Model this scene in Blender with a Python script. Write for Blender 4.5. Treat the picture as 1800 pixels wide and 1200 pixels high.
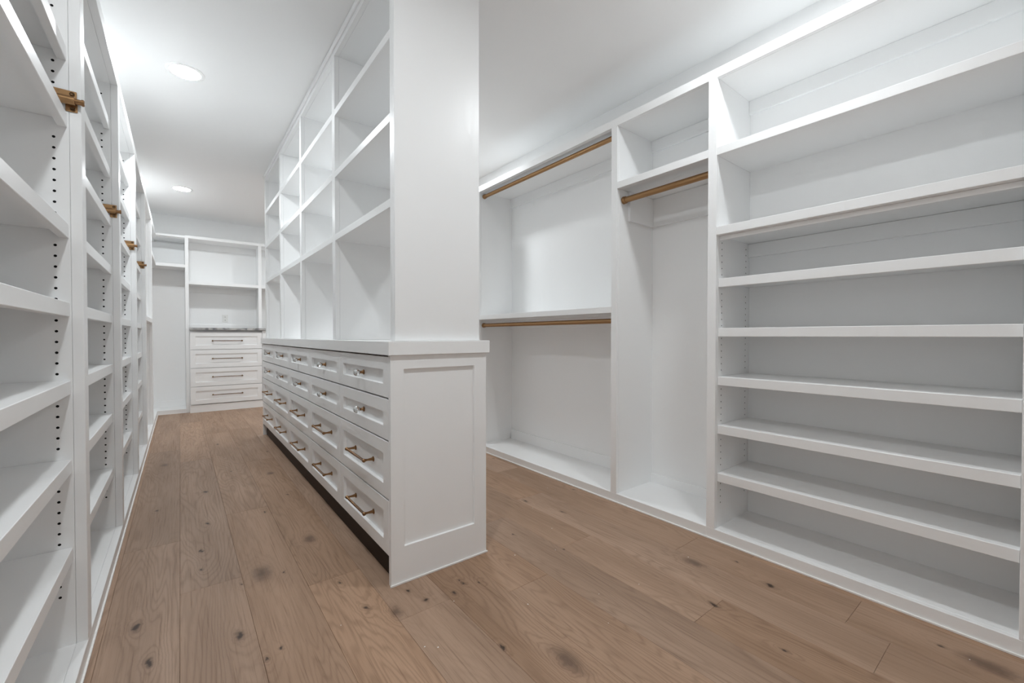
import bpy, bmesh, math, random
from mathutils import Vector, Matrix

# ------------------------------------------------------------------ clear
for o in list(bpy.data.objects):
    bpy.data.objects.remove(o, do_unlink=True)
SC = bpy.context.scene
C = SC.collection
random.seed(7)
PI = math.pi

# ------------------------------------------------------------------ camera, world, exposure
cam = bpy.data.cameras.new('camera')
cam.sensor_width = 36.0
cam.lens = 36.0 * 748.72 / 1800.0
cam.clip_start = 0.02
cam_o = bpy.data.objects.new('camera', cam)
C.objects.link(cam_o)
cam_o.location = (0, 0, 1.07)
cam_o.rotation_euler = (PI / 2 - 0.0135, 0, -0.6617)
SC.camera = cam_o

world = bpy.data.worlds.new('world')
SC.world = world
world.use_nodes = True
world.node_tree.nodes['Background'].inputs[0].default_value = (1, 1, 1, 1)
world.node_tree.nodes['Background'].inputs[1].default_value = 0.05

SC.view_settings.view_transform = 'Standard'
SC.view_settings.look = 'None'
SC.view_settings.gamma = 1.0
SC.view_settings.use_curve_mapping = False
SC.view_settings.exposure = 2.11
SC.cycles.max_bounces = 8
SC.cycles.diffuse_bounces = 8
SC.cycles.glossy_bounces = 3
SC.cycles.transmission_bounces = 6
SC.cycles.use_adaptive_sampling = True
SC.cycles.adaptive_threshold = 0.045
SC.cycles.adaptive_min_samples = 16
SC.cycles.caustics_reflective = False
SC.cycles.caustics_refractive = False
LAMP = 62.0            # radiance of the recessed lamps' lenses

# ------------------------------------------------------------------ materials
def mat(name, col, rough=0.5, metal=0.0, spec=0.5, **kw):
    m = bpy.data.materials.new(name)
    m.use_nodes = True
    b = m.node_tree.nodes['Principled BSDF']
    b.inputs['Base Color'].default_value = (*col, 1)
    b.inputs['Roughness'].default_value = rough
    b.inputs['Metallic'].default_value = metal
    b.inputs['Specular IOR Level'].default_value = spec
    for k, v in kw.items():
        b.inputs[k].default_value = v
    return m

def paint(name, col, rough, scale=40.0, spec=0.5, stretch=(1, 1, 1)):
    """painted or brushed surface: its sheen varies a little from place to place"""
    m = mat(name, col, rough, spec=spec)
    nt = m.node_tree
    b = nt.nodes['Principled BSDF']
    tc = nt.nodes.new('ShaderNodeNewGeometry')
    mp = nt.nodes.new('ShaderNodeMapping')
    mp.inputs['Scale'].default_value = stretch
    n = nt.nodes.new('ShaderNodeTexNoise')
    n.inputs['Scale'].default_value = scale
    n.inputs['Detail'].default_value = 0
    nt.links.new(tc.outputs['Position'], mp.inputs['Vector'])
    nt.links.new(mp.outputs[0], n.inputs['Vector'])
    r = nt.nodes.new('ShaderNodeMapRange')
    r.inputs['To Min'].default_value = rough - 0.05
    r.inputs['To Max'].default_value = rough + 0.05
    nt.links.new(n.outputs[0], r.inputs['Value'])
    nt.links.new(r.outputs[0], b.inputs['Roughness'])
    return m

M = {}
M['cabinet'] = paint('white_cabinet_paint', (0.90, 0.905, 0.905), 0.36, 40, stretch=(1, 1, 0.15))
M['wall'] = paint('white_wall_paint', (0.905, 0.91, 0.91), 0.7, 60, spec=0.3)
M['ceiling'] = paint('white_ceiling_paint', (0.91, 0.915, 0.915), 0.8, 60, spec=0.2)
M['caulk'] = mat('white_caulk', (0.88, 0.87, 0.85), 0.5)
M['brass'] = paint('antique_brass', (0.40, 0.235, 0.115), 0.36, 200, stretch=(1, 0.1, 1))
M['bronze'] = paint('dark_bronze', (0.30, 0.168, 0.082), 0.32, 300)
for k in ('brass', 'bronze'):
    M[k].node_tree.nodes['Principled BSDF'].inputs['Metallic'].default_value = 1.0
M['dark'] = mat('dark_hole', (0.012, 0.012, 0.012), 0.9, spec=0.1)
M['crystal'] = mat('clear_crystal', (0.97, 0.98, 0.98), 0.02, **{'Transmission Weight': 1.0, 'IOR': 1.52})
M['plastic'] = mat('white_plastic', (0.82, 0.82, 0.80), 0.3)
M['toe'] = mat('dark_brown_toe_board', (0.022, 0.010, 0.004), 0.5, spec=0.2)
M['subfloor'] = mat('subfloor', (0.12, 0.07, 0.04), 0.8)
M['wire'] = mat('dark_bronze_pull', (0.20, 0.125, 0.07), 0.35, 1.0)

def stone_mat():
    m = mat('grey_veined_stone', (0.4, 0.4, 0.4), 0.25)
    nt = m.node_tree; b = nt.nodes['Principled BSDF']
    g = nt.nodes.new('ShaderNodeNewGeometry')
    n = nt.nodes.new('ShaderNodeTexNoise')
    n.inputs['Scale'].default_value = 9; n.inputs['Detail'].default_value = 8
    n.inputs['Distortion'].default_value = 1.4
    r = nt.nodes.new('ShaderNodeValToRGB')
    e = r.color_ramp.elements
    e[0].position = 0.35; e[0].color = (0.20, 0.20, 0.205, 1)
    e[1].position = 0.62; e[1].color = (0.52, 0.51, 0.50, 1)
    x = r.color_ramp.elements.new(0.46); x.color = (0.40, 0.40, 0.395, 1)
    nt.links.new(g.outputs['Position'], n.inputs['Vector'])
    nt.links.new(n.outputs[0], r.inputs[0]); nt.links.new(r.outputs[0], b.inputs['Base Color'])
    return m
M['stone'] = stone_mat()

def lens_mat(name, k):
    m = bpy.data.materials.new(name)
    m.use_nodes = True
    b = m.node_tree.nodes['Principled BSDF']
    b.inputs['Base Color'].default_value = (0.9, 0.9, 0.9, 1)
    b.inputs['Emission Color'].default_value = (0.925, 0.972, 1.0, 1)
    b.inputs['Emission Strength'].default_value = LAMP * k
    return m
M['lens'] = lens_mat('lit_lamp_lens', 0.88)
M['lens_dim'] = lens_mat('lit_lamp_lens_dimmer', 0.74)
M['lens_near'] = lens_mat('lit_lamp_lens_brighter', 1.0)

# knots of the oak boards: x, y on the floor, size class
KNOTS = [(-0.136, 2.076, 2), (-0.088, 1.819, 1.5), (0.072, 2.607, 1), (0.071, 2.396, 1), (0.157, 1.787, 2), (0.199, 2.151, 0.7), (0.281, 2.198, 4), (0.364, 2.147, 1), (0.266, 1.637, 0.8), (0.218, 1.6, 0.7), (0.529, 2.415, 3), (0.571, 1.662, 1.5), (0.651, 1.57, 2.5), (0.776, 1.566, 1.3), (0.745, 1.668, 1.2), (0.892, 1.533, 1.2), (0.951, 1.593, 0.8), (0.957, 1.571, 0.8), (1.016, 1.534, 0.8), (0.537, 1.907, 0.7), (0.864, 1.166, 1), (1.0, 0.984, 4), (1.902, 1.045, 3), (1.666, 0.836, 1.3), (2.069, 0.93, 1), (1.511, 1.508, 0.8), (1.987, 0.749, 2), (1.613, 0.559, 0.8), (2.058, 0.127, 4), (2.065, 0.24, 1), (1.756, 2.114, 1.5), (2.151, 2.066, 1), (1.824, 1.836, 1.2), (2.147, 3.016, 1), (1.411, 1.8, 0.8), (-0.112, 4.54, 3), (0.282, 5.087, 1.5), (0.127, 3.58, 2), (0.628, 4.489, 1.3), (0.56, 3.185, 1), (0.307, 4.004, 1.2), (0.545, 3.767, 2.5), (0.116, 2.97, 1.5), (-0.119, 3.382, 1.2), (0.398, 2.957, 1)]

def oak_mat():
    m = mat('brushed_oak', (0.36, 0.24, 0.17), 0.5, spec=0.35)
    nt = m.node_tree; L = nt.links; N = nt.nodes
    b = N['Principled BSDF']
    geo = N.new('ShaderNodeNewGeometry')
    oi = N.new('ShaderNodeObjectInfo')
    at = N.new('ShaderNodeAttribute'); at.attribute_type = 'OBJECT'; at.attribute_name = 'tone'
    def math_(op, a, c=None, d=None):
        n = N.new('ShaderNodeMath'); n.operation = op
        for i, v in enumerate((a, c, d)):
            if v is None: continue
            if isinstance(v, (int, float)): n.inputs[i].default_value = v
            else: L.new(v, n.inputs[i])
        return n.outputs[0]
    def vmath(op, a, c=None, d=None, out=0):
        n = N.new('ShaderNodeVectorMath'); n.operation = op
        for i, v in enumerate((a, c, d)):
            if v is None: continue
            if isinstance(v, tuple): n.inputs[i].default_value = v
            else: L.new(v, n.inputs[i])
        return n.outputs[out]
    def noise(vec, scale, detail=2, rough=0.5, dist=0.0):
        n = N.new('ShaderNodeTexNoise')
        n.inputs['Scale'].default_value = scale; n.inputs['Detail'].default_value = detail
        n.inputs['Roughness'].default_value = rough; n.inputs['Distortion'].default_value = dist
        L.new(vec, n.inputs['Vector']); return n.outputs[0]
    def ramp(v, lo, hi, a=0.0, c=1.0):
        n = N.new('ShaderNodeMapRange'); n.interpolation_type = 'SMOOTHSTEP'
        L.new(v, n.inputs['Value'])
        for k, x in zip(('From Min', 'From Max', 'To Min', 'To Max'), (lo, hi, a, c)): n.inputs[k].default_value = x
        return n.outputs[0]
    def mix(f, a, c, mode='MIX'):
        n = N.new('ShaderNodeMix'); n.data_type = 'RGBA'; n.blend_type = mode
        if isinstance(f, (int, float)): n.inputs[0].default_value = f
        else: L.new(f, n.inputs[0])
        for i, v in ((6, a), (7, c)):
            if isinstance(v, tuple): n.inputs[i].default_value = (*v, 1)
            else: L.new(v, n.inputs[i])
        return n.outputs[2]
    pos = geo.outputs['Position']
    # every board is cut from another place of the log
    comb = N.new('ShaderNodeCombineXYZ')
    L.new(math_('MULTIPLY', oi.outputs['Random'], 37.0), comb.inputs[2])
    L.new(math_('MULTIPLY', oi.outputs['Random'], 11.0), comb.inputs[0])
    p = vmath('ADD', pos, comb.outputs[0])
    # knots
    flat = vmath('MULTIPLY', pos, (1, 1, 0))
    wob = N.new('ShaderNodeTexNoise'); wob.inputs['Scale'].default_value = 26
    L.new(flat, wob.inputs['Vector'])
    wv = vmath('MULTIPLY_ADD', vmath('SUBTRACT', wob.outputs['Color'], (0.5, 0.5, 0.5)), (0.030, 0.060, 0), flat)
    K = None; Kb = None
    for (kx, ky, s) in KNOTS:
        if s >= 2.5:
            sx, sy = 0.030 * s / 3, 0.060 * s / 3
        else:
            sx, sy = 0.0052 * s, 0.0115 * s
        v = vmath('MULTIPLY_ADD', wv, (1 / sx, 1 / sy, 0), (-kx / sx, -ky / sy, 0))
        d = vmath('LENGTH', v, out=1)
        if s >= 2.5: Kb = d if Kb is None else math_('MINIMUM', Kb, d)
        else: K = d if K is None else math_('MINIMUM', K, d)
    # ring field: contour lines of a stretched noise give cathedral figures, bent round the knots
    st = vmath('MULTIPLY', p, (5.2, 0.62, 1.0))
    f = noise(st, 1.0, 2, 0.45, 0.25)
    f = math_('ADD', f, math_('MULTIPLY', math_('POWER', 2.718, math_('MULTIPLY', Kb, -0.9)), 0.28))
    f = math_('ADD', f, math_('MULTIPLY', math_('POWER', 2.718, math_('MULTIPLY', K, -0.30)), 0.12))
    f = math_('ADD', f, math_('MULTIPLY', noise(vmath('MULTIPLY', p, (38, 4.5, 1)), 1.0, 3, 0.6), 0.022))
    rings = math_('ABSOLUTE', math_('SINE', math_('MULTIPLY', f, 88.0)))
    rings = ramp(rings, 0.0, 0.9)
    ringy = ramp(noise(vmath('MULTIPLY', p, (3.1, 0.5, 1)), 1.0, 1), 0.38, 0.62, 0.10, 0.34)
    fibre = noise(vmath('MULTIPLY', p, (150, 3.0, 1)), 1.0, 5, 0.68)
    pores = noise(vmath('MULTIPLY', p, (420, 14, 1)), 1.0, 2, 0.6)
    cloud = noise(vmath('MULTIPLY', p, (6, 1.1, 1)), 1.0, 3, 0.55)
    dark = (0.176, 0.101, 0.062); mid = (0.338, 0.214, 0.139); light = (0.425, 0.278, 0.188)
    col = mix(ramp(cloud, 0.30, 0.72), mid, light)
    col = mix(math_('MULTIPLY', math_('SUBTRACT', 1.0, rings), ringy), col, dark)
    col = mix(ramp(fibre, 0.50, 0.76, 0, 0.66), col, dark)
    col = mix(ramp(fibre, 0.46, 0.22, 0, 0.35), col, light)
    col = mix(ramp(pores, 0.60, 0.78, 0, 0.35), col, dark)
    # board to board tone: greyer / redder / lighter
    hs = N.new('ShaderNodeHueSaturation')
    L.new(col, hs.inputs['Color'])
    L.new(math_('ADD', 0.93, math_('MULTIPLY', oi.outputs['Random'], 0.12)), hs.inputs['Saturation'])
    L.new(at.outputs['Fac'], hs.inputs['Value'])
    col = hs.outputs[0]
    fb = math_('ADD', fibre, -0.5)
    col = mix(ramp(math_('ADD', Kb, math_('MULTIPLY', fb, 1.2)), 1.35, 0.10, 0, 0.74), col, (0.095, 0.056, 0.038))
    col = mix(ramp(math_('ADD', K, math_('MULTIPLY', fb, 0.8)), 2.6, 0.7, 0, 0.42), col, (0.10, 0.057, 0.036))
    col = mix(ramp(math_('ADD', K, math_('MULTIPLY', fb, 0.7)), 1.25, 0.35, 0, 0.85), col, (0.026, 0.015, 0.011))
    L.new(col, b.inputs['Base Color'])
    L.new(ramp(fibre, 0.2, 0.8, 0.42, 0.58), b.inputs['Roughness'])
    bp = N.new('ShaderNodeBump'); bp.inputs['Strength'].default_value = 0.12; bp.inputs['Distance'].default_value = 0.001
    L.new(fibre, bp.inputs['Height']); L.new(bp.outputs[0], b.inputs['Normal'])
    return m
M['oak'] = oak_mat()

# ------------------------------------------------------------------ helpers
WORLD = {}            # world position of each object's origin
CACHE = {}

def link(o, parent, w):
    C.objects.link(o)
    w = Vector(w)
    WORLD[o] = w
    if parent is not None:
        o.parent = parent
        o.location = w - WORLD[parent]
    else:
        o.location = w
    return o

def thing(name, label, cat, loc, group=None):
    o = bpy.data.objects.new(name, None)
    o.empty_display_size = 0.1
    o['label'] = label; o['category'] = cat
    if group: o['group'] = group
    return link(o, None, loc)

def mesh_from(bm, name, m, smooth=False):
    me = bpy.data.meshes.new(name)
    bmesh.ops.recalc_face_normals(bm, faces=bm.faces)
    bm.to_mesh(me); bm.free()
    me.materials.append(m)
    if smooth:
        me.polygons.foreach_set('use_smooth', [True] * len(me.polygons))
        try: me.set_sharp_from_angle(angle=math.radians(35))
        except Exception: pass
    return me

def add_box(bm, x0, x1, y0, y1, z0, z1, bev=0.0):
    r = bmesh.ops.create_cube(bm, size=1.0)
    bmesh.ops.scale(bm, vec=(x1 - x0, y1 - y0, z1 - z0), verts=r['verts'])
    bmesh.ops.translate(bm, vec=((x0 + x1) / 2, (y0 + y1) / 2, (z0 + z1) / 2), verts=r['verts'])
    if bev > 0:
        es = list({e for v in r['verts'] for e in v.link_edges})
        bmesh.ops.bevel(bm, geom=es, offset=bev, segments=1, affect='EDGES')

def box(name, parent, b, m='cabinet', bev=0.0012, **props):
    x0, x1, y0, y1, z0, z1 = b
    d = (round(x1 - x0, 5), round(y1 - y0, 5), round(z1 - z0, 5), m, bev)
    if d not in CACHE:
        bm = bmesh.new()
        add_box(bm, -d[0] / 2, d[0] / 2, -d[1] / 2, d[1] / 2, -d[2] / 2, d[2] / 2, min(bev, min(d[:3]) * 0.3))
        CACHE[d] = mesh_from(bm, name, M[m])
    o = bpy.data.objects.new(name, CACHE[d])
    for k, v in props.items(): o[k] = v
    return link(o, parent, ((x0 + x1) / 2, (y0 + y1) / 2, (z0 + z1) / 2))

def cyl(bm, p0, p1, r0, r1=None, seg=20, caps=True):
    r1 = r0 if r1 is None else r1
    p0 = Vector(p0); p1 = Vector(p1); ax = (p1 - p0).normalized()
    q = ax.to_track_quat('Z', 'Y')
    a = []; c = []
    for i in range(seg):
        t = 2 * PI * i / seg
        d = q @ Vector((math.cos(t), math.sin(t), 0))
        a.append(bm.verts.new(p0 + d * r0)); c.append(bm.verts.new(p1 + d * r1))
    for i in range(seg):
        j = (i + 1) % seg
        bm.faces.new((a[i], a[j], c[j], c[i]))
    if caps:
        bm.faces.new(a[::-1]); bm.faces.new(c)

def lathe(bm, origin, axis, prof, seg=24):
    """prof: list of (distance along axis, radius)"""
    origin = Vector(origin); q = Vector(axis).to_track_quat('Z', 'Y')
    rings = []
    for h, r in prof:
        rings.append([bm.verts.new(origin + q @ Vector((r * math.cos(2 * PI * i / seg), r * math.sin(2 * PI * i / seg), h))) for i in range(seg)])
    for a, c in zip(rings, rings[1:]):
        for i in range(seg):
            j = (i + 1) % seg
            bm.faces.new((a[i], a[j], c[j], c[i]))
    bm.faces.new(rings[0][::-1]); bm.faces.new(rings[-1])

def obj(name, parent, me, w, rot=(0, 0, 0), **props):
    o = bpy.data.objects.new(name, me)
    o.rotation_euler = rot
    for k, v in props.items(): o[k] = v
    return link(o, parent, w)

def shaker(w, h, t, fl, fr, fb, ft, depth, m='cabinet', slope=0.0015, bev=0.001):
    """recessed-panel front, facing -Y, centre of the front face at the origin"""
    key = ('shaker', round(w, 4), round(h, 4), t, fl, fr, fb, ft, depth, m)
    if key in CACHE: return CACHE[key]
    bm = bmesh.new()
    def ring(x0, x1, z0, z1, y):
        return [bm.verts.new(p) for p in ((x0, y, z0), (x1, y, z0), (x1, y, z1), (x0, y, z1))]
    W, Hh = w / 2, h / 2
    back = ring(-W, W, -Hh, Hh, t)
    side = ring(-W, W, -Hh, Hh, bev)
    out = ring(-W + bev, W - bev, -Hh + bev, Hh - bev, 0)
    inn = ring(-W + fl, W - fr, -Hh + fb, Hh - ft, 0)
    rec = ring(-W + fl + slope, W - fr - slope, -Hh + fb + slope, Hh - ft - slope, depth)
    bm.faces.new(back[::-1])
    for a, c in ((back, side), (side, out), (out, inn), (inn, rec)):
        for i in range(4):
            j = (i + 1) % 4
            bm.faces.new((a[i], a[j], c[j], c[i]))
    bm.faces.new(rec)
    CACHE[key] = mesh_from(bm, 'recessed_front', M[m])
    return CACHE[key]

def struct(o):
    o['kind'] = 'structure'
    return o

# ------------------------------------------------------------------ dimensions of the place
ZC = 2.785                                   # ceiling
XWL, XWR, YWB, YWF = -0.65, 2.597, -1.35, 7.80
XL, XR, YF = -0.25, 2.197, 7.43              # front planes of the built-ins

# ------------------------------------------------------------------ setting
struct(box('ceiling', None, (XWL - 0.1, XWR + 0.1, YWB - 0.1, YWF + 0.1, ZC, ZC + 0.1), 'ceiling', 0))
struct(box('wall_left', None, (XWL - 0.1, XWL, YWB - 0.1, YWF + 0.1, -0.02, ZC), 'wall', 0))
struct(box('wall_right', None, (XWR, XWR + 0.1, YWB - 0.1, YWF + 0.1, -0.02, ZC), 'wall', 0))
struct(box('wall_far', None, (XWL, XWR, YWF, YWF + 0.1, -0.02, ZC), 'wall', 0))
struct(box('wall_back', None, (XWL, XWR, YWB - 0.1, YWB, -0.02, ZC), 'wall', 0))
struct(box('baseboard_back', None, (XWL + 0.02, XWR - 0.02, YWB, YWB + 0.015, 0, 0.13), 'cabinet'))

floor = struct(box('floor', None, (XWL, XWR, YWB, YWF, -0.05, -0.0125), 'subfloor', 0))
PW = 0.2171
JOINTS = {-1: [2.806, 5.07], 0: [2.221, 4.55], 1: [3.045, 5.69], 2: [1.962, 4.225, 5.785], 3: [1.51, 5.3], 4: [0.62, 2.6, 4.5],
          5: [1.40, 3.4], 6: [0.25, 2.0, 4.1], 7: [0.826, 1.533, 3.3], 8: [0.35, 2.16, 3.9], 9: [0.478, 1.166, 2.69], 10: [0.9, 3.0], -2: [1.4, 3.6], -3: [2.0, 4.4], 11: [1.2, 3.3]}
TONE = {(-1, 1): 0.86, (-1, 0): 1.0, (0, 0): 0.97, (0, 1): 0.93, (1, 0): 1.0, (1, 1): 0.97, (2, 0): 1.1, (2, 1): 0.96, (2, 2): 0.92, (3, 0): 0.98, (3, 1): 1.08,
        (4, 0): 1.0, (4, 1): 0.97, (5, 0): 1.02, (5, 1): 1.06, (6, 1): 0.93, (6, 0): 0.95, (7, 0): 0.92, (7, 2): 0.95, (7, 1): 1.05, (8, 0): 1.0, (8, 1): 1.04, (9, 1): 1.0, (9, 2): 0.9, (9, 0): 1.0}
for k, js in sorted(JOINTS.items()):
    x0 = -0.01 + PW * k; x1 = x0 + PW
    x0c, x1c = max(x0, XWL), min(x1, XWR)
    if x1c - x0c < 0.02: continue
    ys = [YWB] + list(js)
    while YWF - ys[-1] > 2.4: ys.append(ys[-1] + 1.55 + 0.5 * random.random())
    ys.append(YWF)
    first = 1 if ys[0] < 0 else 0
    for i, (a, c) in enumerate(zip(ys, ys[1:])):
        bm = bmesh.new()
        g = 0.00025
        add_box(bm, -(x1c - x0c) / 2 + g, (x1c - x0c) / 2 - g, -(c - a) / 2 + g, (c - a) / 2 - g, -0.006, 0.006, 0.0009)
        o = obj('plank', floor, mesh_from(bm, 'plank', M['oak']), ((x0c + x1c) / 2, (a + c) / 2, -0.006))
        o['tone'] = TONE.get((k, i), 0.95 + 0.12 * random.random())

# ------------------------------------------------------------------ recessed lights
def ring_mesh():
    bm = bmesh.new()
    prof = [(0.080, 0.0), (0.0815, -0.005), (0.092, -0.006), (0.103, -0.003), (0.105, 0.0)]
    seg = 48; rs = []
    for r, z in prof:
        rs.append([bm.verts.new((r * math.cos(2 * PI * i / seg), r * math.sin(2 * PI * i / seg), z)) for i in range(seg)])
    for a, c in zip(rs, rs[1:]):
        for i in range(seg):
            j = (i + 1) % seg; bm.faces.new((a[i], a[j], c[j], c[i]))
    return mesh_from(bm, 'trim_ring', M['ceiling'], True)
def lens_mesh(mk):
    bm = bmesh.new()
    seg = 32; rs = []
    for r, z in ((0.0805, -0.0025), (0.05, -0.0050)):
        rs.append([bm.verts.new((r * math.cos(2 * PI * i / seg), r * math.sin(2 * PI * i / seg), z)) for i in range(seg)])
    c = bm.verts.new((0, 0, -0.006))
    for i in range(seg):
        j = (i + 1) % seg
        bm.faces.new((rs[0][i], rs[1][i], rs[1][j], rs[0][j])); bm.faces.new((rs[1][i], c, rs[1][j]))
    me = bpy.data.meshes.new('lens'); bm.to_mesh(me); bm.free(); me.materials.append(M[mk])
    if me.polygons[0].normal.z > 0: me.flip_normals()
    return me
RM, LM, LM2, LM3 = ring_mesh(), lens_mesh('lens'), lens_mesh('lens_dim'), lens_mesh('lens_near')
LIGHTS = [(0.04, 3.51, 'large round recessed ceiling light, nearer of the two seen over the left aisle'),
          (0.03, 6.31, 'small distant recessed ceiling light above the far end of the left aisle'),
          (0.04, 0.72, 'recessed ceiling light of the left aisle above the camera'),
          (1.86, 0.75, 'recessed ceiling light above the shoe shelves, over the frame'),
          (1.86, 3.53, 'recessed ceiling light above the double hanging bay, behind the island tower'),
          (1.86, 6.31, 'farthest recessed ceiling light of the right aisle, behind the island tower')]
for x, y, lab in LIGHTS:
    t = thing('recessed_light', lab, 'ceiling light', (x, y, ZC), 'recessed ceiling lights')
    obj('trim_ring', t, RM, (x, y, ZC)); obj('lens', t, (LM2 if x > 1 else LM3) if y < 1 else LM, (x, y, ZC), label='glowing white lens')

# ------------------------------------------------------------------ built-in shelving on the left wall
ZB, ZT, ZTT = 0.0575, 2.388, 2.448
FT = 0.028                                    # thickness of the face frames

def shelf_mesh(depth, length, th, board, nose, sgn):
    """shelf board with a deeper front nosing; front edge at x=0, board runs to sgn*depth; top at z=0; length along y"""
    key = ('shelf', round(depth, 4), round(length, 4), th, board, nose, sgn)
    if key in CACHE: return CACHE[key]
    bm = bmesh.new()
    pts = [(0, 0), (0, -th), (nose, -th), (nose, -board), (depth, -board), (depth, 0)]
    a = [bm.verts.new((sgn * x, -length / 2, z)) for x, z in pts]
    c = [bm.verts.new((sgn * x, length / 2, z)) for x, z in pts]
    bm.faces.new(a); bm.faces.new(c[::-1])
    for i in range(len(pts)):
        j = (i + 1) % len(pts); bm.faces.new((a[i], c[i], c[j], a[j]))
    bmesh.ops.bevel(bm, geom=[e for e in bm.edges if e.calc_length() > 0.1 and abs(e.verts[0].co.x) < 1e-6 and abs(e.verts[1].co.x) < 1e-6], offset=0.0015, segments=1, affect='EDGES')
    CACHE[key] = mesh_from(bm, 'shelf', M['cabinet'])
    return CACHE[key]

def shelf(parent, xf, sgn, depth, y0, y1, ztop, th=0.045, board=0.022, nose=0.022):
    return obj('shelf', parent, shelf_mesh(depth, y1 - y0, th, board, nose, sgn), (xf, (y0 + y1) / 2, ztop))

def pin_holes(parent, y, spots, facing=-1, r=0.0042):
    bm = bmesh.new()
    for x, z in spots:
        vs = [bm.verts.new((x + r * math.cos(2 * PI * i / 8), y + facing * 0.0004, z + r * math.sin(2 * PI * i / 8))) for i in range(8)]
        c = bm.verts.new((x, y + facing * 0.0001, z))
        for i in range(8): bm.faces.new((vs[i], vs[(i + 1) % 8], c))
    w = Vector(WORLD[parent])
    bmesh.ops.translate(bm, vec=-w, verts=bm.verts)
    me = mesh_from(bm, 'pin_holes', M['dark'])
    return obj('pin_holes', parent, me, w, kind='stuff', label='rows of small dark shelf pin holes')

def left_bay(label, A, B, group='shelving bays along the left wall', holes=True, tops=(), near_stile=False):
    t = thing('shelving_bay', label, 'shelving', ((XWL + XL) / 2, (A + B) / 2, 0), group)
    E = B + 0.069
    y0 = A - 0.069 if near_stile else A
    xb = XWL + 0.004
    box('back_panel', t, (xb, xb + 0.012, A, B, ZB, ZT))
    if near_stile: box('side_panel', t, (xb, XL - FT - 0.0006, A - 0.02, A, 0.0, ZT + 0.02))
    box('side_panel', t, (xb, XL - FT - 0.0006, B, B + 0.02, 0.0, ZT + 0.02))
    box('side_panel', t, (xb, XL - FT - 0.0006, E - 0.02, E - 0.0003, 0.0, ZT + 0.02))
    box('top_panel', t, (xb, XL - FT - 0.0005, A, B, ZT, ZT + 0.02))
    box('bottom_panel', t, (xb, XL - FT - 0.0005, A, B, ZB - 0.02, ZB))
    box('stile', t, (XL - FT, XL, B, E, ZB, ZT))
    if near_stile: box('stile', t, (XL - FT, XL, y0, A, ZB, ZT))
    box('top_rail', t, (XL - FT, XL, y0, E, ZT, ZTT))
    box('bottom_rail', t, (XL - FT, XL, y0, E, 0, ZB))
    box('shoe_molding', t, (XL, XL + 0.006, y0, E, 0, 0.008), 'caulk', 0.001)
    for z in tops:
        shelf(t, XL - FT - 0.005, -1, -(XWL + 0.018) + XL - FT - 0.005, A + 0.0015, B - 0.0015, z)
    if holes:
        spots = []
        for i in range(62):
            z = 0.222 + 0.0345 * i
            if any(ztop - 0.05 < z < ztop + 0.004 for ztop in tops): continue
            if z > ZT - 0.02: continue
            spots += [(-0.3135, z), (-0.565, z)]
        pin_holes(t, B, spots)
    return t

TOPS0 = (2.002, 1.788, 1.431, 1.177, 0.924, 0.667, 0.378)
TOPS = (2.195, 1.943, 1.690, 1.438, 1.182, 0.920, 0.662, 0.373)
left_bay('nearest white shelving bay on the left wall, cut by the left edge of the frame', 0.969, 1.978, tops=TOPS0, near_stile=True)
left_bay('second white shelving bay on the left wall, with eight shelves and pin holes', 2.047, 3.066, tops=TOPS)
left_bay('third white shelving bay on the left wall, between two brass valet rods', 3.135, 4.144, tops=TOPS)
left_bay('fourth white shelving bay on the left wall, last with many shelves', 4.213, 5.220, tops=TOPS)
t = left_bay('tall open bay on the left wall with one shelf at mid height', 5.289, 6.349, holes=False)
box('shelf', t, (XWL + 0.018, XL, 5.289, 6.349, 1.216, 1.259))

# ------------------------------------------------------------------ corner hanging section
SX0, SX1 = 0.0585, 0.0991                     # stile of the far unit
t = thing('corner_hanging_unit', 'open corner hanging space with high wraparound shelf, left of the far drawers', 'shelving', (-0.3, 7.1, 0))
yb = YWF - 0.004
box('top_rail', t, (XL - FT, XL, 6.418, YF + FT, ZT, ZTT))
box('top_rail', t, (XL, SX0, YF, YF + FT, 2.42, ZTT))
box('top_panel', t, (XWL + 0.004, XL - FT, 6.419, yb, ZT, ZT + 0.02))
box('top_panel', t, (XL - FT, SX0, YF + FT, yb, ZT + 0.02, ZT + 0.04))
box('shelf', t, (XWL + 0.004, XL, 6.419, yb, 2.012, 2.053))
box('shelf', t, (XL, SX0, YF, yb, 2.012, 2.053))
box('bottom_panel', t, (XWL + 0.004, XL - FT, 6.419, yb, ZB - 0.02, ZB))
box('bottom_panel', t, (XL - FT, SX0, YF + FT, yb, ZB - 0.02, ZB))
box('bottom_rail', t, (XL - FT, XL, 6.418, YF + FT, 0, ZB))
box('bottom_rail', t, (XL, SX0, YF, YF + FT, 0, ZB))
box('back_panel', t, (XWL + 0.004, SX0 - 0.001, yb - 0.012, yb, ZB, ZT))
box('baseboard', t, (XL - 0.3, SX0 - 0.001, yb - 0.026, yb - 0.012, ZB, ZB + 0.085))
box('shoe_molding', t, (XL, XL + 0.006, 6.418, YF - 0.006, 0, 0.008), 'caulk', 0.001)
box('shoe_molding', t, (XL, SX0, YF - 0.006, YF, 0, 0.008), 'caulk', 0.001)

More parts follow.
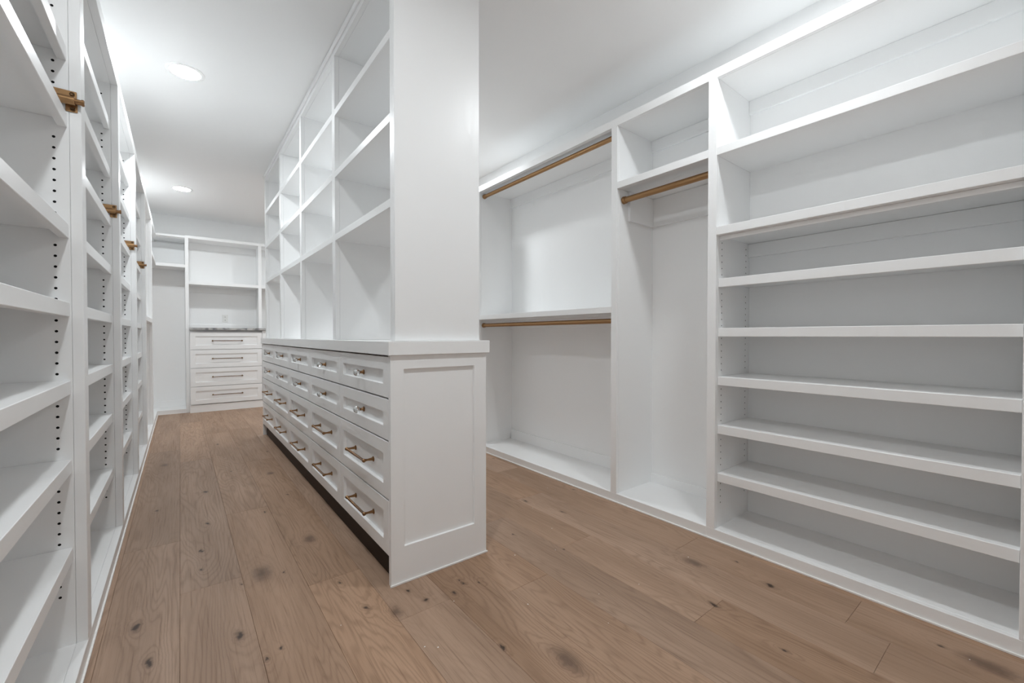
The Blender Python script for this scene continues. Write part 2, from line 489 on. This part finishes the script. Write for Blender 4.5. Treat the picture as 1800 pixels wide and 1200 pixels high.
# ------------------------------------------------------------------ far wall: open shelves, stone top, drawers
FZT, FZTT = 2.422, 2.460
XE = 1.84
t = thing('open_shelf_unit', 'white open shelf unit above the grey stone counter on the far wall', 'shelving', (0.95, 7.6, 0))
box('side_panel', t, (SX0 + 0.0003, SX0 + 0.018, YF + FT + 0.0005, yb, 0, FZT))
box('side_panel', t, (SX1 - 0.02, SX1, YF + FT + 0.0005, yb, 1.182, FZT))
box('stile', t, (SX0, SX1, YF, YF + FT, 0, FZT))
box('stile', t, (0.9364, 0.9783, YF, YF + FT, 1.182, FZT))
box('stile', t, (XE - 0.042, XE, YF, YF + FT, 0, FZT))
box('divider', t, (0.947, 0.967, YF + FT + 0.0005, yb, 1.182, FZT))
box('side_panel', t, (XE - 0.02, XE, YF + FT + 0.0005, yb, 0, FZT))
box('top_rail', t, (SX0, XE, YF, YF + FT, FZT, FZTT))
box('top_panel', t, (SX0, XE, YF + FT, yb, FZT, FZT + 0.02))
box('shelf', t, (SX1, 0.9364, YF, yb - 0.012, 1.787, 1.831))
box('shelf', t, (0.9783, XE - 0.042, YF, yb - 0.012, 1.787, 1.831))
box('back_panel', t, (SX1, XE - 0.02, yb - 0.012, yb, 1.182, FZT))
box('cleat', t, (SX1, 0.947, yb - 0.026, yb - 0.012, 2.33, FZT))
box('cleat', t, (SX1, 0.947, yb - 0.026, yb - 0.012, 1.70, 1.787))
box('backsplash', t, (SX1, 0.947, yb - 0.030, yb - 0.012, 1.182, 1.235))

t = thing('stone_countertop', 'grey veined stone countertop on the far drawer cabinet', 'countertop', (0.55, 7.55, 1.15))
box('slab', t, (SX1 + 0.001, 1.15, 7.318, YF, 1.150, 1.1815), 'stone', 0.002)
box('slab', t, (SX1 + 0.001, 1.15, YF, yb - 0.001, 1.150, 1.1815), 'stone', 0.0)

def bar_pull(length, post, r, proj, mk='bronze'):
    """bar pull facing -Y with centre at the origin"""
    key = ('pull', length, post, r, proj, mk)
    if key in CACHE: return CACHE[key]
    bm = bmesh.new()
    h = length / 2
    lathe(bm, (-h, -proj, 0), (1, 0, 0), [(0, r * 0.9), (0.003, r * 1.45), (0.010, r * 1.45), (0.014, r * 1.0), (length / 2, r * 1.08), (length - 0.014, r), (length - 0.010, r * 1.45), (length - 0.003, r * 1.45), (length, r * 0.9)], 16)
    for s in (-1, 1):
        lathe(bm, (s * post / 2, 0, 0), (0, -1, 0), [(0, r * 2.1), (0.003, r * 2.1), (0.006, r * 1.3), (proj * 0.6, r * 0.85), (proj, r * 1.1)], 16)
    CACHE[key] = mesh_from(bm, 'handle', M[mk], True)
    return CACHE[key]

t = thing('drawer_cabinet', 'white four-drawer cabinet with long bronze pulls under the stone counter', 'cabinet', (0.55, 7.55, 0))
box('carcass', t, (SX1 + 0.001, 1.12, YF - 0.030, yb - 0.001, 0.105, 1.149))
box('toe_kick', t, (SX1 + 0.001, 1.12, YF - 0.072, yb - 0.001, 0.0, 0.104))
box('filler_strip', t, (0.970, 1.12, YF - 0.084, YF - 0.0625, 0.112, 1.146))
DZ = [0.112, 0.3605, 0.6185, 0.876, 1.123]
for i in range(4):
    z0, z1 = DZ[i] + 0.003, DZ[i + 1] - 0.003
    x0, x1 = 0.107, 0.966
    d = obj('drawer', t, shaker(x1 - x0, z1 - z0, 0.021, 0.058, 0.058, 0.058, 0.058, 0.010), ((x0 + x1) / 2, YF - 0.0845, (z0 + z1) / 2))
    obj('handle', d, bar_pull(0.372, 0.352, 0.0050, 0.030, 'wire'), ((x0 + x1) / 2, YF - 0.0855 + 0.0105, (z0 + z1) / 2), label='slim dark bronze bar pull')

# wall outlet
t = thing('wall_outlet', 'white duplex outlet on the wall above the grey stone counter', 'outlet', (0.541, yb - 0.012, 1.265))
bm = bmesh.new(); add_box(bm, -0.036, 0.036, -0.006, 0, -0.058, 0.058, 0.002)
yo = yb - 0.0122
obj('plate', t, mesh_from(bm, 'plate', M['plastic']), (0.541, yo, 1.332))
for s in (-1, 1):
    bm = bmesh.new(); add_box(bm, -0.016, 0.016, -0.002, 0.0, -0.014, 0.014, 0.0012)
    r = obj('receptacle', t, mesh_from(bm, 'receptacle', M['plastic']), (0.541, yo - 0.006, 1.332 + s * 0.024))
    bm = bmesh.new()
    add_box(bm, -0.0075, -0.0045, -0.0005, 0, -0.005, 0.006); add_box(bm, 0.0045, 0.0075, -0.0005, 0, -0.004, 0.005)
    cyl(bm, (0, 0, -0.010), (0, -0.0005, -0.010), 0.0028, seg=10)
    obj('slot', r, mesh_from(bm, 'slot', M['dark']), (0.541, yo - 0.008, 1.332 + s * 0.024))

# ------------------------------------------------------------------ right wall built-ins
RZB, RZT, RZTT = 0.058, 2.402, 2.451
xb = XWR - 0.004
XB = xb - 0.010                               # face of the back panels

def right_bay(name, label, Y0, Y1, w0, w1, extra_near=False):
    """Y0..Y1 the opening along the wall; far stile from Y1 to Y1+w1 belongs to the bay"""
    t = thing(name, label, 'shelving', ((XR + xb) / 2, (Y0 + Y1) / 2, 0), 'built-in bays along the right wall')
    y0 = Y0 - w0 if extra_near else Y0
    E = Y1 + w1
    f = 0.022
    box('back_panel', t, (XB, xb, Y0, Y1, RZB, RZT))
    box('side_panel', t, (XR + f + 0.0006, xb, Y0 - 0.018, Y0, 0, RZT + 0.02))
    box('side_panel', t, (XR + f + 0.0006, xb, Y1, Y1 + 0.018, 0, RZT + 0.02))
    box('top_panel', t, (XR + f + 0.0005, xb, Y0, Y1, RZT, RZT + 0.02))
    box('bottom_panel', t, (XR + f + 0.0005, xb, Y0, Y1, RZB - 0.02, RZB))
    box('stile', t, (XR, XR + f, Y1, E, RZB, RZT))
    if extra_near: box('stile', t, (XR, XR + f, y0, Y0, RZB, RZT))
    box('top_rail', t, (XR, XR + f, y0, E, RZT, RZTT))
    box('bottom_rail', t, (XR, XR + f, y0, E, 0, RZB))
    box('shoe_molding', t, (XR - 0.006, XR, y0, E, 0, 0.008), 'caulk', 0.001)
    return t

def cleat(t, y0, y1, ztop, h=0.085, sides=True):
    box('cleat', t, (XB - 0.018, XB, y0 + 0.0005, y1 - 0.0005, ztop - h, ztop - 0.0005))
    if sides:
        box('cleat', t, (XR + 0.11, XB - 0.0185, y1 - 0.018, y1 - 0.0005, ztop - h, ztop - 0.0005))

t = right_bay('hanging_bay', 'wide double hanging bay with two brass rods, right of the island', 1.7804, 3.318, 0.046, 0.046)
box('shelf', t, (XR, XB, 1.781, 3.3175, 1.218, 1.259))
box('cleat', t, (XB - 0.018, XB, 1.781, 3.3175, RZT - 0.085, RZT - 0.0005))
box('cleat', t, (XB - 0.018, XB, 1.781, 3.3175, 1.135, 1.2175))
box('baseboard', t, (XB - 0.014, XB, 1.781, 3.3175, RZB, RZB + 0.09))

t = right_bay('hanging_bay', 'narrow long hanging bay with one brass rod and an upper cubby', 1.1428, 1.7341, 0.045, 0.0462)
box('shelf', t, (XR, XB, 1.1433, 1.7336, 2.004, 2.046))
cleat(t, 1.1428, 1.7341, RZT, 0.075, False)
cleat(t, 1.1428, 1.7341, 2.0035, 0.19)
box('baseboard', t, (XB - 0.014, XB, 1.1433, 1.7336, RZB, RZB + 0.06))

Y0, Y1 = 0.0717, 1.0976
t = right_bay('shoe_shelf_bay', 'wide bay of deep white shelves nearest the camera on the right wall', Y0, Y1, 0.045, 0.0451, True)
box('shelf', t, (XR, XB, Y0 + 0.0005, Y1 - 0.0005, 2.003, 2.044))
box('shelf', t, (XR, XB, Y0 + 0.0005, Y1 - 0.0005, 1.592, 1.634))
box('light_rail', t, (XR + 0.036, XR + 0.054, Y0 + 0.0005, Y1 - 0.0005, 1.570, 1.5915))
cleat(t, Y0, Y1, RZT, 0.075, False)
cleat(t, Y0, Y1, 1.5915, 0.075, False)
RT = (1.368, 1.110, 0.856, 0.601, 0.349)
for z in RT:
    shelf(t, XR + 0.022 + 0.002, 1, XB - XR - 0.026, Y0 + 0.0015, Y1 - 0.0015, z, th=0.0445)
spots = []
for i in range(42):
    z = 0.185 + 0.0335 * i
    if z > 1.565 or any(q - 0.05 < z < q + 0.004 for q in RT): continue
    spots += [(XR + 0.062, z), (XB - 0.045, z)]
pin_holes(t, Y1, spots, -1, 0.0034)

# ------------------------------------------------------------------ brass hanging rods
def hanging_rod(label, x, z, y0, y1, r=0.0165):
    t = thing('hanging_rod', label, 'rod', (x, (y0 + y1) / 2, z), 'brass hanging rods')
    w = (x, (y0 + y1) / 2, z); h = (y1 - y0) / 2
    bm = bmesh.new(); cyl(bm, (0, -h + 0.001, 0), (0, h - 0.001, 0), r, seg=32)
    obj('tube', t, mesh_from(bm, 'tube', M['brass'], True), w)
    for s in (-1, 1):
        bm = bmesh.new()
        lathe(bm, (0, 0, 0), (0, -s, 0), [(0.0, r * 1.28), (0.006, r * 1.28), (0.009, r * 1.12), (0.014, r * 1.12), (0.0155, r * 1.22), (0.020, r * 1.22), (0.022, r * 1.02)], 32)
        obj('flange', t, mesh_from(bm, 'flange', M['brass'], True), (x, (y1 if s > 0 else y0), z))
hanging_rod('upper brass hanging rod of the wide double hanging bay', 2.255, 2.368, 1.7814, 3.317)
hanging_rod('lower brass hanging rod beneath the middle shelf of the double hanging bay', 2.245, 1.167, 1.7814, 3.317)
hanging_rod('short thick brass hanging rod in the narrow long hanging bay', 2.26, 1.940, 1.1438, 1.733, 0.0185)

# ------------------------------------------------------------------ pull-out valet rods on the left stiles
VR = None
def valet_rod(label, y, z):
    x = XL
    t = thing('valet_rod', label, 'valet rod', (x - 0.02, y, z), 'brass valet rods on the left stiles')
    w = Vector((x, y, z))
    bm = bmesh.new()
    # sleeve running back along the side panel, with its flat mounting web
    cyl(bm, (-0.30, -0.017, 0), (-0.012, -0.017, 0), 0.0135, seg=20)
    add_box(bm, -0.29, -0.009, -0.011, -0.0006, 0.0, 0.0335, 0.001)
    obj('sleeve', t, mesh_from(bm, 'sleeve', M['brass'], True), w)
    bm = bmesh.new()
    add_box(bm, -0.036, -0.008, -0.0035, -0.0006, -0.0305, -0.0005, 0.001)
    pl = obj('mounting_plate', t, mesh_from(bm, 'mounting_plate', M['brass']), w)
    for dz in (0.0235, -0.0215):
        bm = bmesh.new()
        lathe(bm, (-0.019, -0.0033 if dz < 0 else -0.0108, dz), (0, -1, 0), [(0, 0.0068), (0.0014, 0.0068), (0.0030, 0.0050), (0.0012, 0.0030), (0.0010, 0.0004)], 14)
        obj('screw', pl, mesh_from(bm, 'screw', M['wire'], True), w)
    bm = bmesh.new()
    lathe(bm, (-0.013, -0.017, 0), (1, 0, 0), [(0, 0.0085), (0.016, 0.0085), (0.0165, 0.0105), (0.021, 0.0105), (0.023, 0.0085)], 20)
    obj('rod_tip', t, mesh_from(bm, 'rod_tip', M['bronze'], True), w)
valet_rod('large brass valet rod, nearest, on the first left stile', 1.978, 1.826)
valet_rod('brass valet rod on the second left stile from the camera', 3.066, 1.722)
valet_rod('brass valet rod on the third left stile from the camera', 4.144, 1.722)
valet_rod('smallest, farthest brass valet rod, beside the tall open bay', 5.220, 1.722)

# ------------------------------------------------------------------ island: drawers, worktop, shelf tower
IX0, IX1, IY0, IY1 = 0.699, 1.188, 1.733, 5.29
ZCB, ZCT = 0.987, 1.046
t = thing('drawer_island', 'long white drawer island with crystal knobs and bronze pulls', 'cabinet', ((IX0 + IX1) / 2, (IY0 + IY1) / 2, 0))
PT = 0.0225
w = IX1 - IX0; h = ZCB - 0.0005
end = shaker(w, h, PT, 0.060, 0.0687, 0.1585, ZCB - 0.9276, 0.011)
obj('end_panel', t, end, ((IX0 + IX1) / 2, IY0, h / 2))
obj('end_panel', t, end, ((IX0 + IX1) / 2, IY1, h / 2), (0, 0, PI))
box('back_panel', t, (IX1 - 0.02, IX1, IY0 + PT + 0.0005, IY1 - PT - 0.0005, 0, ZCB - 0.001))
box('carcass', t, (IX0 + 0.150, IX1 - 0.0205, IY0 + PT + 0.0005, IY1 - PT - 0.0005, 0.120, ZCB - 0.001), 'cabinet', 0)
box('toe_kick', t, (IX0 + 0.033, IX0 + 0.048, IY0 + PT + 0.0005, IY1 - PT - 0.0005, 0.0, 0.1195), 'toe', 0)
box('shoe_molding', t, (IX0 - 0.005, IX1 + 0.005, IY0 - 0.006, IY0, 0, 0.008), 'caulk', 0.001)
RZ = [0.1203, 0.3635, 0.6174, 0.7999, 0.983]
cw = (IY1 - PT - (IY0 + PT)) / 5.0

def knob_mesh():
    bm = bmesh.new()
    # faceted ball, axis along -Y
    prof = [(0.0, 0.0090), (0.006, 0.0148), (0.014, 0.0178), (0.022, 0.0142), (0.028, 0.0080)]
    lathe(bm, (0, 0, 0), (0, -1, 0), prof, 8)
    return mesh_from(bm, 'knob', M['crystal'])
def knob_base():
    bm = bmesh.new()
    lathe(bm, (0, 0, 0), (0, -1, 0), [(0, 0.0125), (0.003, 0.0125), (0.005, 0.009), (0.010, 0.0065), (0.0195, 0.0065), (0.0225, 0.0095)], 18)
    return mesh_from(bm, 'knob_base', M['bronze'], True)
KM, KB = knob_mesh(), knob_base()
TO_LEFT = (0, 0, -PI / 2)
ROWNAME = ['bottom', 'third', 'second', 'top']
for c in range(5):
    ya = IY0 + PT + cw * c; yc = ya + cw
    for r in range(4):
        z0, z1 = RZ[r] + 0.0038, RZ[r + 1] - 0.0038
        ym, zm = (ya + yc) / 2, (z0 + z1) / 2
        d = bpy.data.objects.new('drawer', shaker(cw - 0.003, z1 - z0, 0.0215, 0.060, 0.060, 0.056, 0.056, 0.015))
        d.rotation_euler = TO_LEFT
        link(d, t, (IX0, ym, zm))
        ri = Matrix.Rotation(PI / 2, 3, 'Z')
        def sub(name, me, off, lab):
            s = bpy.data.objects.new(name, me); s['label'] = lab
            C.objects.link(s); s.parent = d
            s.location = off            # in the drawer's own frame: -Y is outwards
            return s
        if r >= 2:
            sub('knob_base', KB, (0, 0.015, 0), 'round dark bronze knob rosette')
            sub('knob', KM, (0, 0.015 - 0.0225, 0), 'clear faceted crystal knob')
        else:
            sub('handle', bar_pull(0.272, 0.256, 0.0058, 0.046), (0, 0.015, 0), 'dark bronze bar pull')

o = box('island_worktop', None, (IX0 - 0.013, IX1 + 0.013, IY0 - 0.013, IY1 + 0.013, ZCB, ZCT), 'cabinet', 0.0015)
o['label'] = 'thick white worktop of the drawer island, under the shelf tower'; o['category'] = 'worktop'

TX0, TX1, TY0, TY1 = 0.7285, 1.163, 1.755, 5.268
ZR = 2.722
t = thing('shelf_tower', 'white open shelf tower rising from the island worktop to the ceiling', 'shelving', ((TX0 + TX1) / 2, (TY0 + TY1) / 2, ZCT))
FTT = 0.025
z0 = ZCT + 0.0005
stiles = [(TY0 + 0.020, TY0 + 0.048), (2.640, 2.697), (3.527, 3.576), (4.368, 4.417), (TY1 - 0.048, TY1 - 0.020)]
box('end_panel', t, (TX0, TX1, TY0, TY0 + 0.0198, z0, ZC - 0.001), 'cabinet', 0.002)
box('end_panel', t, (TX0, TX1, TY1 - 0.0198, TY1, z0, ZC - 0.001), 'cabinet', 0.002)
for i, (a, b_) in enumerate(stiles):
    box('stile', t, (TX0, TX0 + FTT, a, b_, z0, ZR))
    box('stile', t, (TX1 - FTT, TX1, a, b_, z0, ZR))
    box('divider' if 0 < i < 4 else 'side_panel', t, (TX0 + FTT + 0.0006, TX1 - FTT - 0.0006, a, b_, z0, ZR))
for (a, b_), (c, d_) in zip(stiles, stiles[1:]):
    for zt in (2.404, 2.042, 1.671):
        box('shelf', t, (TX0, TX1, b_, c, zt - 0.038, zt))
box('top_rail', t, (TX0, TX0 + FTT, TY0 + 0.02, TY1 - 0.02, ZR, ZC - 0.001))
box('top_rail', t, (TX1 - FTT, TX1, TY0 + 0.02, TY1 - 0.02, ZR, ZC - 0.001))
box('top_panel', t, (TX0 + FTT + 0.0005, TX1 - FTT - 0.0005, TY0 + 0.02, TY1 - 0.02, ZR, ZR + 0.02))
box('crown_strip', t, (TX0 - 0.010, TX0, TY0 + 0.004, TY1, ZC - 0.034, ZC - 0.001), 'cabinet', 0.002)

box('crown_strip', t, (TX1, TX1 + 0.010, TY0 + 0.004, TY1, ZC - 0.034, ZC - 0.001), 'cabinet', 0.002)

# ------------------------------------------------------------------ specks of paint left on the floor
bm = bmesh.new()
for x, y in [(0.862, 1.488), (1.085, 1.29), (1.47, 1.535), (1.72, 2.0), (2.05, 0.17), (1.36, 1.16), (1.25, 1.02), (0.655, 1.33), (0.69, 1.30), (0.46, 1.62), (1.93, 1.09), (1.55, 1.1), (2.03, 2.2), (1.62, 1.72), (1.28, 1.62)]:
    r = 0.0016 + 0.0014 * random.random()
    vs = [bm.verts.new((x + r * (0.7 + 0.5 * random.random()) * math.cos(2 * PI * i / 7), y + r * (0.7 + 0.5 * random.random()) * math.sin(2 * PI * i / 7), 0.0004)) for i in range(7)]
    c = bm.verts.new((x, y, 0.0012))
    for i in range(7): bm.faces.new((vs[i], vs[(i + 1) % 7], c))
o = obj('paint_flecks', None, mesh_from(bm, 'paint_flecks', M['caulk']), (0, 0, 0))
o['kind'] = 'stuff'; o['label'] = 'tiny white paint flecks scattered over the oak floor'; o['category'] = 'debris'
